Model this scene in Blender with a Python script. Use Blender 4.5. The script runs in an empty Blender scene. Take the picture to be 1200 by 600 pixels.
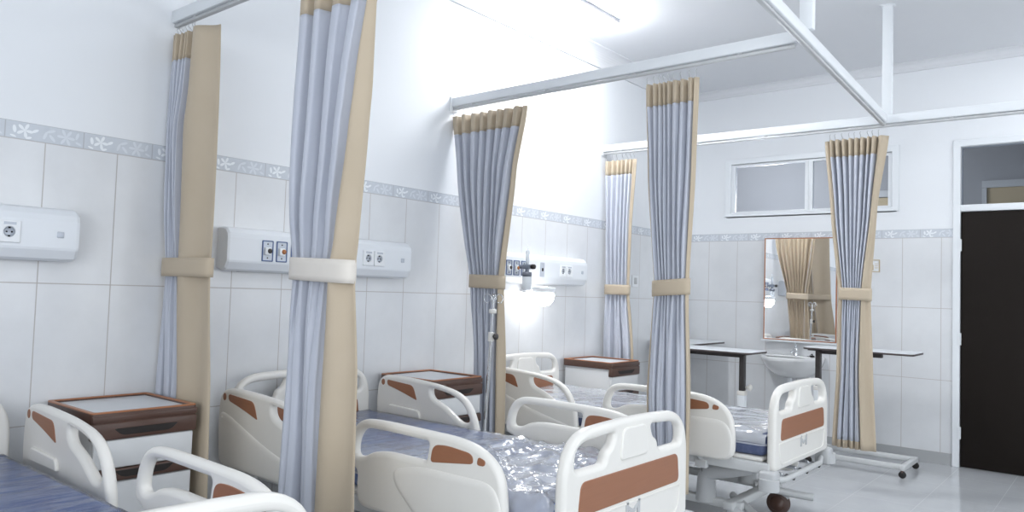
import bpy, bmesh, math, random
from mathutils import Vector, Matrix, noise
from mathutils.geometry import tessellate_polygon
PI = math.pi
sc = bpy.context.scene
COL = sc.collection
random.seed(7)

# ------------------------------------------------------------------ colours and materials
def lin(r, g, b):
    f = lambda c: (c/255/12.92) if c/255 <= 0.04045 else ((c/255+0.055)/1.055)**2.4
    return (f(r), f(g), f(b), 1)

class X:
    """tiny maths-node expression builder"""
    def __init__(s, nt, sock): s.nt, s.s = nt, sock
    def op(s, o, *a):
        n = s.nt.nodes.new('ShaderNodeMath'); n.operation = o
        for i, v in enumerate((s,)+a):
            if isinstance(v, X): s.nt.links.new(v.s, n.inputs[i])
            else: n.inputs[i].default_value = v
        return X(s.nt, n.outputs[0])
    def __add__(s, o): return s.op('ADD', o)
    def __sub__(s, o): return s.op('SUBTRACT', o)
    def __mul__(s, o): return s.op('MULTIPLY', o)
    def __truediv__(s, o): return s.op('DIVIDE', o)
    def lt(s, o): return s.op('LESS_THAN', o)
    def gt(s, o): return s.op('GREATER_THAN', o)
    def frac(s): return s.op('FRACT')
    def max(s, o): return s.op('MAXIMUM', o)
    def min(s, o): return s.op('MINIMUM', o)

def newmat(name):
    m = bpy.data.materials.new(name); m.use_nodes = True
    nt = m.node_tree
    return m, nt, nt.nodes['Principled BSDF']

def mixc(nt, fac, a, b):
    n = nt.nodes.new('ShaderNodeMix'); n.data_type = 'RGBA'
    if isinstance(fac, X): nt.links.new(fac.s, n.inputs[0])
    elif hasattr(fac, 'links'): nt.links.new(fac, n.inputs[0])
    else: n.inputs[0].default_value = fac
    for i, c in ((6, a), (7, b)):
        if hasattr(c, 'links'): nt.links.new(c, n.inputs[i])
        else: n.inputs[i].default_value = c
    return n.outputs[2]

def objco(nt, scale=None):
    t = nt.nodes.new('ShaderNodeTexCoord')
    o = t.outputs['Object']
    if scale:
        mp = nt.nodes.new('ShaderNodeMapping'); mp.inputs['Scale'].default_value = scale
        nt.links.new(o, mp.inputs[0]); o = mp.outputs[0]
    return o

def noisetex(nt, co, scale, detail=3, rough=.5):
    n = nt.nodes.new('ShaderNodeTexNoise'); n.inputs['Scale'].default_value = scale
    n.inputs['Detail'].default_value = detail; n.inputs['Roughness'].default_value = rough
    nt.links.new(co, n.inputs['Vector']); return n.outputs['Fac']

def bump(nt, bs, h, strength=.2, dist=.002):
    b = nt.nodes.new('ShaderNodeBump'); b.inputs['Strength'].default_value = strength
    b.inputs['Distance'].default_value = dist
    nt.links.new(h.s if isinstance(h, X) else h, b.inputs['Height']); nt.links.new(b.outputs[0], bs.inputs['Normal'])

def simple(name, rgb, rough=.5, metal=0, vary=.04, vscale=8, bumpy=0, bscale=200, coat=0, sheen=0):
    m, nt, bs = newmat(name)
    c = lin(*rgb); co = objco(nt)
    n = noisetex(nt, co, vscale)
    d = tuple(x*(1-vary*2) for x in c[:3])+(1,)
    nt.links.new(mixc(nt, n, c, d), bs.inputs['Base Color'])
    bs.inputs['Roughness'].default_value = rough; bs.inputs['Metallic'].default_value = metal
    if coat: bs.inputs['Coat Weight'].default_value = coat
    if sheen: bs.inputs['Sheen Weight'].default_value = sheen
    if bumpy: bump(nt, bs, noisetex(nt, co, bscale), bumpy)
    return m

TW, TH, Z0 = 0.2987, 0.6, 0.098
ZB = Z0+3*TH; ZT = ZB+0.074
def tilewall(name, ax, off, boff):
    m, nt, bs = newmat(name)
    t = nt.nodes.new('ShaderNodeTexCoord')
    sp = nt.nodes.new('ShaderNodeSeparateXYZ'); nt.links.new(t.outputs['Object'], sp.inputs[0])
    u = X(nt, sp.outputs[ax]); z = X(nt, sp.outputs['Z'])
    g = .0022
    fu = ((u-off)/TW+100).frac(); fz = ((z-Z0)/TH+100).frac()
    gu = fu.lt(g/TW).max(fu.gt(1-g/TW)); gz = fz.lt(g/TH).max(fz.gt(1-g/TH))
    tile = z.lt(ZB)
    border = z.gt(ZB).min(z.lt(ZT))
    bl = .304
    bu = ((u-boff)/bl+100).frac()
    gb = bu.lt(g/bl).max(bu.gt(1-g/bl)).min(border).max((z-ZB).op('ABSOLUTE').lt(.0022)).max((z-ZT).op('ABSOLUTE').lt(.0022))
    grout = gu.max(gz).min(tile)
    # flowers and leaves on the border strip
    px = bu*bl; pz = z-(ZB+.037)
    def petals(cx, cz, r, n, ph):
        dx = px-cx; dz = pz-cz
        th = dz.op('ARCTAN2', dx); rr = (dx*dx+dz*dz).op('SQRT')
        lim = ((th*(n/2)+ph).op('COSINE').op('ABSOLUTE')).op('POWER', 1.3)*r
        return rr.lt(lim)
    def leaf(cx, cz, a, b, rot):
        dx = px-cx; dz = pz-cz; c, s_ = math.cos(rot), math.sin(rot)
        p = (dx*c+dz*s_)/a; q = (dz*c-dx*s_)/b
        return (p*p+q*q).lt(1.0)
    fl = petals(.072, .002, .032, 5, .3)
    for a in ((.034, .004, .007, .016, .15), (.112, .006, .014, .006, .5), (.088, -.027, .012, .005, .3), (.03, -.026, .012, .004, -.3)): fl = fl.max(leaf(*a))
    fl2 = petals(.232, -.001, .036, 6, .2)
    for a in ((.15, -.006, .006, .018, -.35), (.172, .015, .018, .006, .35), (.178, -.014, .006, .018, .7), (.277, .012, .006, .016, -.3), (.283, -.02, .013, .005, -.4)): fl2 = fl2.max(leaf(*a))
    marb = noisetex(nt, t.outputs['Object'], 2.2, 6, .6)
    cr = nt.nodes.new('ShaderNodeValToRGB')
    cr.color_ramp.elements[0].position = .35; cr.color_ramp.elements[0].color = lin(222, 224, 227)
    cr.color_ramp.elements[1].position = .65; cr.color_ramp.elements[1].color = lin(231, 233, 236)
    nt.links.new(marb, cr.inputs[0])
    c = cr.outputs[0]
    c = mixc(nt, grout, c, lin(188, 184, 182))
    paint = lin(236, 239, 243)
    c = mixc(nt, tile, paint, c)
    bn = noisetex(nt, t.outputs['Object'], 30, 3)
    bc = mixc(nt, bn, lin(200, 206, 214), lin(213, 218, 225))
    bc = mixc(nt, fl2, bc, lin(222, 227, 234)); bc = mixc(nt, fl, bc, lin(240, 244, 248))
    bc = mixc(nt, gb, bc, lin(185, 188, 194))
    c = mixc(nt, border, c, bc)
    nt.links.new(c, bs.inputs['Base Color'])
    rg = (z.lt(ZT))*(-.42)+.6
    rg = rg+grout*.4
    nt.links.new(rg.s, bs.inputs['Roughness'])
    bump(nt, bs, (grout*-1.0)+fl*.3+fl2*.3, .35, .002)
    return m

M = {}
M['plastic'] = simple('bed_plastic', (236, 234, 229), .28, vary=.015)
M['plastic_grey'] = simple('grey_plastic', (196, 198, 200), .4)
M['wood'] = None
def woodmat(name, a, b, rough=.35):
    m, nt, bs = newmat(name)
    co = objco(nt, (14, 3, 60))
    n = noisetex(nt, co, 2.0, 5, .6)
    nt.links.new(mixc(nt, n, lin(*a), lin(*b)), bs.inputs['Base Color'])
    bs.inputs['Roughness'].default_value = rough
    return m
M['inlay'] = woodmat('brown_inlay', (158, 108, 80), (146, 98, 72), .42)
M['trim'] = woodmat('dark_brown_trim', (92, 66, 56), (76, 56, 48), .32)
M['edge'] = woodmat('wood_edge', (176, 118, 80), (160, 102, 66), .35)
M['recess'] = simple('drawer_recess', (34, 28, 26), .5)
M['cab'] = simple('cabinet_white', (222, 224, 226), .35, vary=.015)
M['cabtop'] = simple('cabinet_top_laminate', (226, 230, 234), .3, vary=.03)
M['white'] = simple('white_enamel', (232, 236, 240), .4, vary=.01)
M['frame_white'] = simple('white_painted_frame', (236, 240, 244), .35, vary=.01)
M['steel_paint'] = simple('painted_steel', (205, 207, 208), .35, vary=.02)
M['chrome'] = simple('chrome', (225, 227, 230), .12, 1, vary=.01)
M['dark_metal'] = simple('dark_metal', (70, 66, 66), .4, .4)
M['black'] = simple('black_rubber', (28, 26, 26), .6)
M['brown_rubber'] = simple('brown_tyre', (92, 74, 68), .55)
M['door'] = simple('dark_door', (31, 26, 23), .6, vary=.05); M['door'].node_tree.nodes['Principled BSDF'].inputs['Specular IOR Level'].default_value = .15
M['unit'] = simple('headwall_white', (232, 236, 241), .3, vary=.01)
M['outlet_grey'] = simple('outlet_grey', (196, 202, 212), .35, .2)
M['outlet_blue'] = simple('outlet_rim_blue', (92, 110, 150), .35, .3)
M['socket'] = simple('socket_white', (238, 241, 244), .3, vary=.01)
M['amber'] = simple('amber_plastic', (176, 112, 62), .4)
M['ceramic'] = simple('white_ceramic', (240, 241, 242), .08, vary=.005, coat=.5)
M['tan'] = None
def cloth(name, a, b, rough, sheen):
    m, nt, bs = newmat(name)
    co = objco(nt)
    n = noisetex(nt, co, 6, 4)
    nt.links.new(mixc(nt, n, lin(*a), lin(*b)), bs.inputs['Base Color'])
    bs.inputs['Roughness'].default_value = rough; bs.inputs['Sheen Weight'].default_value = sheen
    bs.inputs['Specular IOR Level'].default_value = .3
    w = noisetex(nt, objco(nt, (400, 400, 60)), 1.0, 2)
    bump(nt, bs, w, .12, .001)
    return m
M['tan'] = cloth('tan_lining', (196, 182, 162), (187, 172, 150), .7, .1)
M['tan_pale'] = cloth('lit_tie_cloth', (226, 221, 214), (218, 211, 202), .6, .1)  # tan tie cloth made paler, strong light is put into its colour
M['blue'] = cloth('blue_grey_satin', (199, 203, 214), (187, 192, 205), .4, .2)
M['ceiling'] = simple('ceiling_paint', (226, 228, 232), .8, vary=.01)
M['paint'] = simple('white_wall_paint', (232, 235, 239), .7, vary=.01)
M['corridor'] = simple('corridor_paint', (176, 177, 180), .8, vary=.03)
M['corridor_tan'] = woodmat('corridor_tan_board', (204, 188, 158), (192, 174, 142), .6)
M['table_top'] = simple('table_laminate', (232, 236, 240), .35, vary=.02)
M['table_edge'] = simple('table_dark_edge', (74, 66, 66), .45)

def mattress_mat(name, ca=(76, 104, 164), cb=(152, 166, 200)):  # the paler streaks paint the film's gloss into the cover colour
    m, nt, bs = newmat(name)
    co = objco(nt, (6, 1.0, 3))
    n = noisetex(nt, co, 6, 5, .6)
    cr = nt.nodes.new('ShaderNodeValToRGB')
    cr.color_ramp.elements[0].position = .44; cr.color_ramp.elements[0].color = lin(*ca)
    cr.color_ramp.elements[1].position = .66; cr.color_ramp.elements[1].color = lin(*cb)
    nt.links.new(n, cr.inputs[0]); nt.links.new(cr.outputs[0], bs.inputs['Base Color'])
    bs.inputs['Roughness'].default_value = .45
    bump(nt, bs, n, .3, .01)
    return m
M['mattress'] = mattress_mat('blue_mattress_cover'); M['mattress_dark'] = mattress_mat('dark_blue_mattress_cover', (78, 90, 124), (98, 108, 140))
def film_mat(name, milk, sc_, stretch, bs_, extra, ior=1.75, rough=.09, fade=False):
    m, nt, bs = newmat(name)
    nt.nodes.remove(bs)
    out = nt.nodes['Material Output']
    co = objco(nt, stretch)
    n = noisetex(nt, co, sc_, 5, .6)
    b = nt.nodes.new('ShaderNodeBump'); b.inputs['Strength'].default_value = bs_; b.inputs['Distance'].default_value = .02
    nt.links.new(n, b.inputs['Height'])
    tr = nt.nodes.new('ShaderNodeBsdfTransparent'); tr.inputs[0].default_value = (.97, .98, 1, 1)
    df = nt.nodes.new('ShaderNodeBsdfDiffuse'); df.inputs[0].default_value = lin(226, 230, 238)
    gl = nt.nodes.new('ShaderNodeBsdfGlossy'); gl.inputs['Roughness'].default_value = rough
    gl.inputs['Color'].default_value = (1, 1, 1, 1)
    nt.links.new(b.outputs[0], gl.inputs['Normal'])
    fr = nt.nodes.new('ShaderNodeFresnel'); fr.inputs['IOR'].default_value = ior
    nt.links.new(b.outputs[0], fr.inputs['Normal'])
    m1 = nt.nodes.new('ShaderNodeMixShader'); m1.inputs[0].default_value = milk
    if fade:      # the film lies slack and cloudy only towards the foot of this bed
        tc = nt.nodes.new('ShaderNodeTexCoord'); sp = nt.nodes.new('ShaderNodeSeparateXYZ'); nt.links.new(tc.outputs['Object'], sp.inputs[0])
        k = ((X(nt, sp.outputs['X'])-.85)/.5).max(0).min(1)
        nt.links.new((k*(milk-.04)+.04).s, m1.inputs[0]); extra = k*extra
    nt.links.new(tr.outputs[0], m1.inputs[1]); nt.links.new(df.outputs[0], m1.inputs[2])
    m2 = nt.nodes.new('ShaderNodeMixShader')
    fx = X(nt, fr.outputs[0])+extra; nt.links.new(fx.s, m2.inputs[0]); nt.links.new(m1.outputs[0], m2.inputs[1]); nt.links.new(gl.outputs[0], m2.inputs[2])
    nt.links.new(m2.outputs[0], out.inputs['Surface'])
    return m
M['film_streak'] = film_mat('clear_film_taut', .03, 5, (4, .8, 2), .5, .01, 1.28, .16)
M['film_crumple'] = film_mat('clear_film_crumpled', .42, 5, (1, 1, 1), .7, .10, 1.45, .12, True)
M['film_pale'] = film_mat('clear_film_pale', .58, 6, (1.4, 1, 1), .3, .06)

def glassmat(name, rough=.02, tint=(.93, .96, 1, 1), refl=.12):
    m, nt, bs = newmat(name); nt.nodes.remove(bs)
    tr = nt.nodes.new('ShaderNodeBsdfTransparent'); tr.inputs[0].default_value = tint
    gl = nt.nodes.new('ShaderNodeBsdfGlossy'); gl.inputs['Roughness'].default_value = rough
    fr = nt.nodes.new('ShaderNodeLayerWeight'); fr.inputs[0].default_value = refl
    mx = nt.nodes.new('ShaderNodeMixShader')
    nt.links.new(fr.outputs['Fresnel'], mx.inputs[0]); nt.links.new(tr.outputs[0], mx.inputs[1]); nt.links.new(gl.outputs[0], mx.inputs[2])
    nt.links.new(mx.outputs[0], nt.nodes['Material Output'].inputs['Surface'])
    return m
M['glass'] = glassmat('window_glass')
M['clear'] = simple('clear_bottle', (214, 222, 230), .12)
_b = M['clear'].node_tree.nodes['Principled BSDF']; _b.inputs['Alpha'].default_value = .55
m, nt, bs = newmat('mirror_silver'); bs.inputs['Metallic'].default_value = 1; bs.inputs['Roughness'].default_value = .01
bs.inputs['Base Color'].default_value = (.92, .93, .94, 1); M['mirror'] = m
def emit(name, col, s):
    m, nt, bs = newmat(name)
    bs.inputs['Base Color'].default_value = (1, 1, 1, 1)
    bs.inputs['Emission Color'].default_value = col; bs.inputs['Emission Strength'].default_value = s
    return m
M['lamp'] = emit('lamp_diffuser', (.97, .985, 1, 1), 118)
M['bulb'] = emit('reading_lamp_bulb', (1, .99, .98, 1), 16)
def floormat():
    m, nt, bs = newmat('glossy_floor_tiles')
    t = nt.nodes.new('ShaderNodeTexCoord')
    sp = nt.nodes.new('ShaderNodeSeparateXYZ'); nt.links.new(t.outputs['Object'], sp.inputs[0])
    u = X(nt, sp.outputs['X']); v = X(nt, sp.outputs['Y']); T = .4
    fu = ((u-.09)/T+100).frac(); fv = ((v-.2)/T+100).frac()
    g = fu.lt(.007).max(fv.lt(.007))
    n = noisetex(nt, t.outputs['Object'], 5, 5, .6)
    c = mixc(nt, n, lin(200, 202, 205), lin(184, 187, 191))
    c = mixc(nt, g, c, lin(172, 172, 174))
    nt.links.new(c, bs.inputs['Base Color'])
    rg = g*.4+.14
    nt.links.new(rg.s, bs.inputs['Roughness'])
    return m
M['floor'] = floormat()
M['tile_left'] = tilewall('left_wall_tiles', 'Y', 1.3856, 1.233)
M['tile_back'] = tilewall('back_wall_tiles', 'X', 2.3493, .06)

# ------------------------------------------------------------------ mesh helpers
class MB:
    def __init__(s): s.v, s.f, s.sm = [], [], []
    def add(s, vs, fs, smooth=False):
        o = len(s.v); s.v += [tuple(v) for v in vs]
        s.f += [tuple(i+o for i in f) for f in fs]; s.sm += [smooth]*len(fs)
        return s
    def box(s, x0, x1, y0, y1, z0, z1, bev=0, seg=2, mat=None):
        bm = bmesh.new(); bmesh.ops.create_cube(bm, size=1)
        for v in bm.verts:
            v.co = Vector(((x0+x1)/2+v.co.x*(x1-x0), (y0+y1)/2+v.co.y*(y1-y0), (z0+z1)/2+v.co.z*(z1-z0)))
        if bev:
            bev = min(bev, .49*min(abs(x1-x0), abs(y1-y0), abs(z1-z0)))
            bmesh.ops.bevel(bm, geom=bm.edges[:], offset=bev, segments=seg, profile=.5, affect='EDGES')
        if mat: bmesh.ops.transform(bm, matrix=mat, verts=bm.verts)
        bm.verts.index_update()
        s.add([v.co[:] for v in bm.verts], [[v.index for v in f.verts] for f in bm.faces], bev > 0)
        bm.free(); return s
    def tube(s, pts, r, seg=12, caps=True, closed=False):
        pts = [Vector(p) for p in pts]; n = len(pts); rs = r if isinstance(r, (list, tuple)) else [r]*n
        vs = []; up = None
        for i, p in enumerate(pts):
            if closed: d = pts[(i+1) % n]-pts[i-1]
            else: d = pts[min(i+1, n-1)]-pts[max(i-1, 0)]
            d.normalize()
            if up is None:
                up = d.orthogonal().normalized()
            up = (up-d*up.dot(d)).normalized(); w = d.cross(up)
            for k in range(seg):
                a = 2*PI*k/seg; vs.append(p+(up*math.cos(a)+w*math.sin(a))*rs[i])
        fs = []
        for i in range(n if closed else n-1):
            j = (i+1) % n
            for k in range(seg):
                k2 = (k+1) % seg; fs.append((i*seg+k, i*seg+k2, j*seg+k2, j*seg+k))
        s.add(vs, fs, True)
        if caps and not closed:
            s.add(vs[:seg], [tuple(range(seg))[::-1]]); s.add(vs[-seg:], [tuple(range(seg))])
        return s
    def cyl(s, p0, p1, r, seg=20, r1=None): return s.tube([p0, p1], [r, r if r1 is None else r1], seg)
    def lathe(s, prof, c=(0, 0, 0), seg=28, axis='z', sx=1, sy=1):
        vs = []; fs = []; n = len(prof)
        for (r, h) in prof:
            for k in range(seg):
                a = 2*PI*k/seg; x, y = r*math.cos(a)*sx, r*math.sin(a)*sy
                p = {'z': (x, y, h), 'x': (h, x, y), 'y': (x, h, y)}[axis]
                vs.append((c[0]+p[0], c[1]+p[1], c[2]+p[2]))
        for i in range(n-1):
            for k in range(seg):
                k2 = (k+1) % seg; fs.append((i*seg+k, i*seg+k2, (i+1)*seg+k2, (i+1)*seg+k))
        fs.append(tuple(range(seg))[::-1]); fs.append(tuple((n-1)*seg+k for k in range(seg)))
        return s.add(vs, fs, True)
    def plate(s, outer, holes, w0, w1, bev, fmap, seg=4, bw=1):
        """rounded-edge plate: outlines in (u,v), thickness w0..w1"""
        loops = [orient(outer, True)]+[orient(h, False) for h in holes]
        d = w1-w0; bev = min(bev, d*.499)
        caps0, caps1 = [], []
        for L in loops:
            n = len(L); nr = []
            for i in range(n):
                a, b, c = Vector(L[i-1]), Vector(L[i]), Vector(L[(i+1) % n])
                e1 = (b-a); e2 = (c-b)
                n1 = Vector((e1.y, -e1.x)); n2 = Vector((e2.y, -e2.x))
                if n1.length > 1e-9: n1.normalize()
                if n2.length > 1e-9: n2.normalize()
                m_ = n1+n2
                nr.append(m_.normalized() if m_.length > 1e-6 else n1)
            rings = []
            for k in range(seg+1):
                a = PI/2*k/seg; rings.append((bev*(1-math.sin(a)), w0+bev-bev*math.cos(a)))
            for k in range(seg+1):
                a = PI/2*k/seg; rings.append((bev*(1-math.cos(a)), w1-bev+bev*math.sin(a)))
            vs = []
            for (ins, w) in rings:
                for i in range(n): vs.append(fmap(L[i][0]-nr[i].x*ins*bw, L[i][1]-nr[i].y*ins*bw, w))
            fs = []
            for k in range(len(rings)-1):
                for i in range(n):
                    j = (i+1) % n; fs.append((k*n+i, k*n+j, (k+1)*n+j, (k+1)*n+i))
            s.add(vs, fs, True)
            caps0.append([(L[i][0]-nr[i].x*bev*bw, L[i][1]-nr[i].y*bev*bw) for i in range(n)])
        flat = [p for L in caps0 for p in L]
        tris = tessellate_polygon([[Vector((p[0], p[1], 0)) for p in L] for L in caps0])
        s.add([fmap(p[0], p[1], w1) for p in flat], [tuple(t) for t in tris])
        s.add([fmap(p[0], p[1], w0) for p in flat], [tuple(t)[::-1] for t in tris])
        return s
    def build(s, name, mat, parent=None, fix=True):
        me = bpy.data.meshes.new(name); me.from_pydata(s.v, [], s.f); me.update()
        for p, f in zip(me.polygons, s.sm): p.use_smooth = f
        if fix:
            bm = bmesh.new(); bm.from_mesh(me)
            bmesh.ops.recalc_face_normals(bm, faces=bm.faces); bm.to_mesh(me); bm.free()
        mats = mat if isinstance(mat, (list, tuple)) else [mat]
        for k in mats: me.materials.append(k)
        o = bpy.data.objects.new(name, me); COL.objects.link(o)
        if parent: o.parent = parent
        return o

def orient(L, ccw):
    a = sum(L[i-1][0]*L[i][1]-L[i][0]*L[i-1][1] for i in range(len(L)))
    return list(L) if (a > 0) == ccw else list(L)[::-1]
def rpoly(pts, n=6):
    """polygon with rounded corners: (u, v, r)"""
    out = []; N = len(pts)
    for i in range(N):
        p0, p, p1 = Vector(pts[i-1][:2]), Vector(pts[i][:2]), Vector(pts[(i+1) % N][:2])
        r = pts[i][2] if len(pts[i]) > 2 else .02
        a, b = p0-p, p1-p
        ra = min(r, a.length*.49); rb = min(r, b.length*.49)
        A, B = p+a.normalized()*ra, p+b.normalized()*rb
        for k in range(n+1):
            t = k/n; q = A*(1-t)**2+p*2*t*(1-t)+B*t*t
            out.append((q.x, q.y))
    return out
def rrect(u0, u1, v0, v1, r, n=6): return rpoly([(u0, v0, r), (u1, v0, r), (u1, v1, r), (u0, v1, r)], n)
def ell(cu, cv, a, b, n=16, rot=0):
    c, s_ = math.cos(rot), math.sin(rot)
    return [(cu+a*math.cos(t)*c-b*math.sin(t)*s_, cv+a*math.cos(t)*s_+b*math.sin(t)*c) for t in [2*PI*k/n for k in range(n)]]
XZ = lambda u, v, w: (u, w, v)      # plate standing along x, thickness in y
YZ = lambda u, v, w: (w, u, v)      # plate standing along y, thickness in x
XY = lambda u, v, w: (u, v, w)

def thing(name, label, cat, loc=(0, 0, 0), rz=0, group=None):
    o = bpy.data.objects.new(name, None); COL.objects.link(o)
    o.location = loc; o.rotation_euler = (0, 0, rz); o['label'] = label; o['category'] = cat
    if group: o['group'] = group
    return o
def tag(o, label, cat, group=None):
    o['label'] = label; o['category'] = cat
    if group: o['group'] = group
    return o
def struct(name, mb, mat, parent=None, label=None):
    o = mb.build(name, mat, parent)
    if not parent:
        o['kind'] = 'structure'
        if label: o['label'] = label
    return o
def dup(root, loc=None, label=None):
    r = root.copy(); COL.objects.link(r)
    if loc: r.location = loc
    if label: r['label'] = label
    for ch in list(root.children):
        c = ch.copy(); COL.objects.link(c); c.parent = r
        for g in list(ch.children):
            d = g.copy(); COL.objects.link(d); d.parent = c
    return r

# ------------------------------------------------------------------ room shell
L = 7.4126; CH = 3.43; RX = 5.6; BY = -2.2
struct('floor', MB().box(-.15, RX+.15, BY-.15, 9.75, -.1, 0), M['floor'])
struct('ceiling', MB().box(-.15, RX+.15, BY-.15, L+.15, CH, CH+.1), M['ceiling'])
struct('wall_left', MB().box(-.15, 0, BY-.15, L, 0, CH), M['tile_left'])
# back wall with window and door openings
WX0, WX1, WZ0, WZ1 = .44, 2.0, 2.16, 2.70
DX0, DX1, DZ = 2.44, 3.46, 2.71
b = MB()
for (x0, x1, z0, z1) in ((-.15, WX0, 0, CH), (WX0, WX1, 0, WZ0), (WX0, WX1, WZ1, CH), (WX1, DX0, 0, CH), (DX0, DX1, DZ, CH), (DX1, RX+.15, 0, CH)):
    b.box(x0, x1, L, L+.15, z0, z1)
struct('wall_back', b, M['tile_back'])
# right wall and wall behind the camera, with daylight windows (outside the frame)
b = MB()
RW = [(-.9, 1.3), (2.3, 4.3), (5.0, 6.9)]  # far opening is added so more light reaches the back wall
ys = [BY-.15]+[y for w in RW for y in w]+[L]
for i in range(0, len(ys), 2): b.box(RX, RX+.15, ys[i], ys[i+1], 0, CH)
for (y0, y1) in RW: b.box(RX, RX+.15, y0, y1, 0, .9); b.box(RX, RX+.15, y0, y1, 2.5, CH)
struct('wall_right', b, M['paint'])
b = MB()
FW = [(2.2, 3.6), (3.9, 5.3)]
xs = [0]+[x for w in FW for x in w]+[RX]
for i in range(0, len(xs), 2): b.box(xs[i], xs[i+1], BY-.15, BY, 0, CH)
for (x0, x1) in FW: b.box(x0, x1, BY-.15, BY, 0, .9); b.box(x0, x1, BY-.15, BY, 2.5, CH)
struct('wall_front', b, M['paint'])
# cornices
def cornice(name, path_x, a0, a1, d, h):
    prof = [(0, 0), (.018, .0), (.022, .02)]+[(.02+(d-.03)*(1-math.cos(t)), .025+(h-.035)*math.sin(t)) for t in [PI/2*k/8 for k in range(9)]]+[(d, h-.008), (d, h), (0, h)]
    vs = []; n = len(prof)
    for a in (a0, a1):
        for (o, z) in prof: vs.append((o, a, CH-h+z) if path_x else (a, L-o, CH-h+z))
    fs = [(i, (i+1) % n, n+(i+1) % n, n+i) for i in range(n)]+[tuple(range(n))[::-1], tuple(range(n, 2*n))]
    return struct(name, MB().add(vs, fs), M['ceiling'])
cornice('trim_1', True, BY, L, .13, .135)
cornice('trim_2', False, 0, RX, .07, .075)
# baseboard: bottom tile course line is in the wall; a low plinth along the back wall
struct('baseboard_back', MB().box(0, DX0-.005, L-.008, L, 0, Z0), simple('baseboard_tile', (178, 180, 182), .25))
struct('baseboard_left', MB().box(0, .008, BY, L, 0, Z0), simple('baseboard_tile_left', (178, 180, 182), .25))

# windows in the back wall
w = MB()
y0, y1 = L-.02, L+.1
w.plate([(WX0-.02, WZ0-.02), (WX1+.02, WZ0-.02), (WX1+.02, WZ1+.02), (WX0-.02, WZ1+.02)], [rrect(.48, 1.962, 2.176, 2.665, .004)], L-.014, L+.02, .005, XZ)
w.box(.44, 2.0, L+.0, y1, 2.13, 2.178); w.box(.44, 2.0, L, y1, 2.665, 2.72)
w.box(.43, .482, L, y1, 2.16, 2.70); w.box(1.96, 2.01, L, y1, 2.16, 2.70)
w1 = struct('window_1', w, M['frame_white'])
f = MB()
for (a, c) in ((.482, 1.238), (1.238, 1.962)):
    f.plate([(a, 2.178), (c, 2.178), (c, 2.664), (a, 2.664)], [[(a+.038, 2.192), (c-.034, 2.192), (c-.034, 2.640), (a+.038, 2.640)]], L+.008, L+.045, .004, XZ)
f.build('window_frame', M['frame_white'], w1)
for (a, c) in ((.52, 1.204), (1.276, 1.928)):
    MB().box(a-.005, c+.005, L+.025, L+.031, 2.185, 2.647).build('pane', M['glass'], w1)

# door with transom light
d = MB()
d.plate([(DX0-.005, -.0), (DX0+.05, 0), (DX0+.05, 2.66), (DX1-.05, 2.66), (DX1-.05, 0), (DX1+.005, 0), (DX1+.005, DZ+.005), (DX0-.005, DZ+.005)], [], L-.016, L+.13, .006, XZ)
d.box(DX0+.04, DX1-.04, L-.008, L+.10, 2.112, 2.168, .004)
dr = struct('door_1', d, M['frame_white'])
MB().box(DX0+.053, DX1-.053, L+.006, L+.046, .006, 2.108, .002).build('door_leaf', M['door'], dr)
MB().box(DX0+.045, DX1-.045, L+.04, L+.046, 2.16, 2.665).build('pane', M['glass'], dr)
for z in (.28, 1.05, 1.83):
    h = MB(); h.cyl((DX0+.052, L-.004, z-.05), (DX0+.052, L-.004, z+.05), .007, 10); h.box(DX0+.030, DX0+.052, L-.019, L-.014, z-.05, z+.05)
    h.build('hinge', M['white'], dr)
# the far room behind the glass
b = MB(); b.box(-.6, 6.0, 9.6, 9.75, 0, 3.6); b.box(-.75, -.6, L+.15, 9.75, 0, 3.6); b.box(6.0, 6.15, L+.15, 9.75, 0, 3.6); b.box(-.6, 6.0, L+.15, 9.6, 3.35, 3.5)
struct('wall_corridor', b, M['corridor'])
b = MB(); b.box(1.105, 1.62, 9.54, 9.6, 2.54, 2.62, .006); b.box(1.05, 1.10, 9.55, 9.6, 2.3, 3.1); b.box(2.36, 2.404, 9.54, 9.6, 2.0, 2.584); b.box(2.36, 4.2, 9.54, 9.6, 2.586, 2.66)
struct('trim_3', b, M['steel_paint'])
b = MB(); b.box(1.10, 1.62, 9.56, 9.6, 2.0, 2.535); b.box(2.405, 4.1, 9.56, 9.6, 2.0, 2.585)
struct('trim_4', b, M['corridor_tan'])
lo = tag(MB().lathe([(.0, 3.352), (.05, 3.352), (.17, 3.335), (.19, 3.315), (.16, 3.285), (.08, 3.262), (.0, 3.258)], (-.15, 8.9, 0), 24).build('ceiling_lamp', emit('corridor_lamp', (1, .97, .94, 1), 3)),
    'round dome lamp on the ceiling of the room behind the small windows', 'lamp')

# ------------------------------------------------------------------ ceiling lamps over the beds
for i, (y, lab) in enumerate(((4.72, 'glowing ceiling lamp against the left wall above the curtain rails'), )):
    t = thing('ceiling_lamp', lab, 'lamp', (.48, y, CH), 0)
    MB().box(-.09, .09, -.36, .36, -.03, 0, .01).build('lamp_base', M['white'], t)
    MB().box(-.075, .075, -.34, .34, -.085, -.028, .03, 4).build('diffuser', M['lamp'], t)

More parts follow.
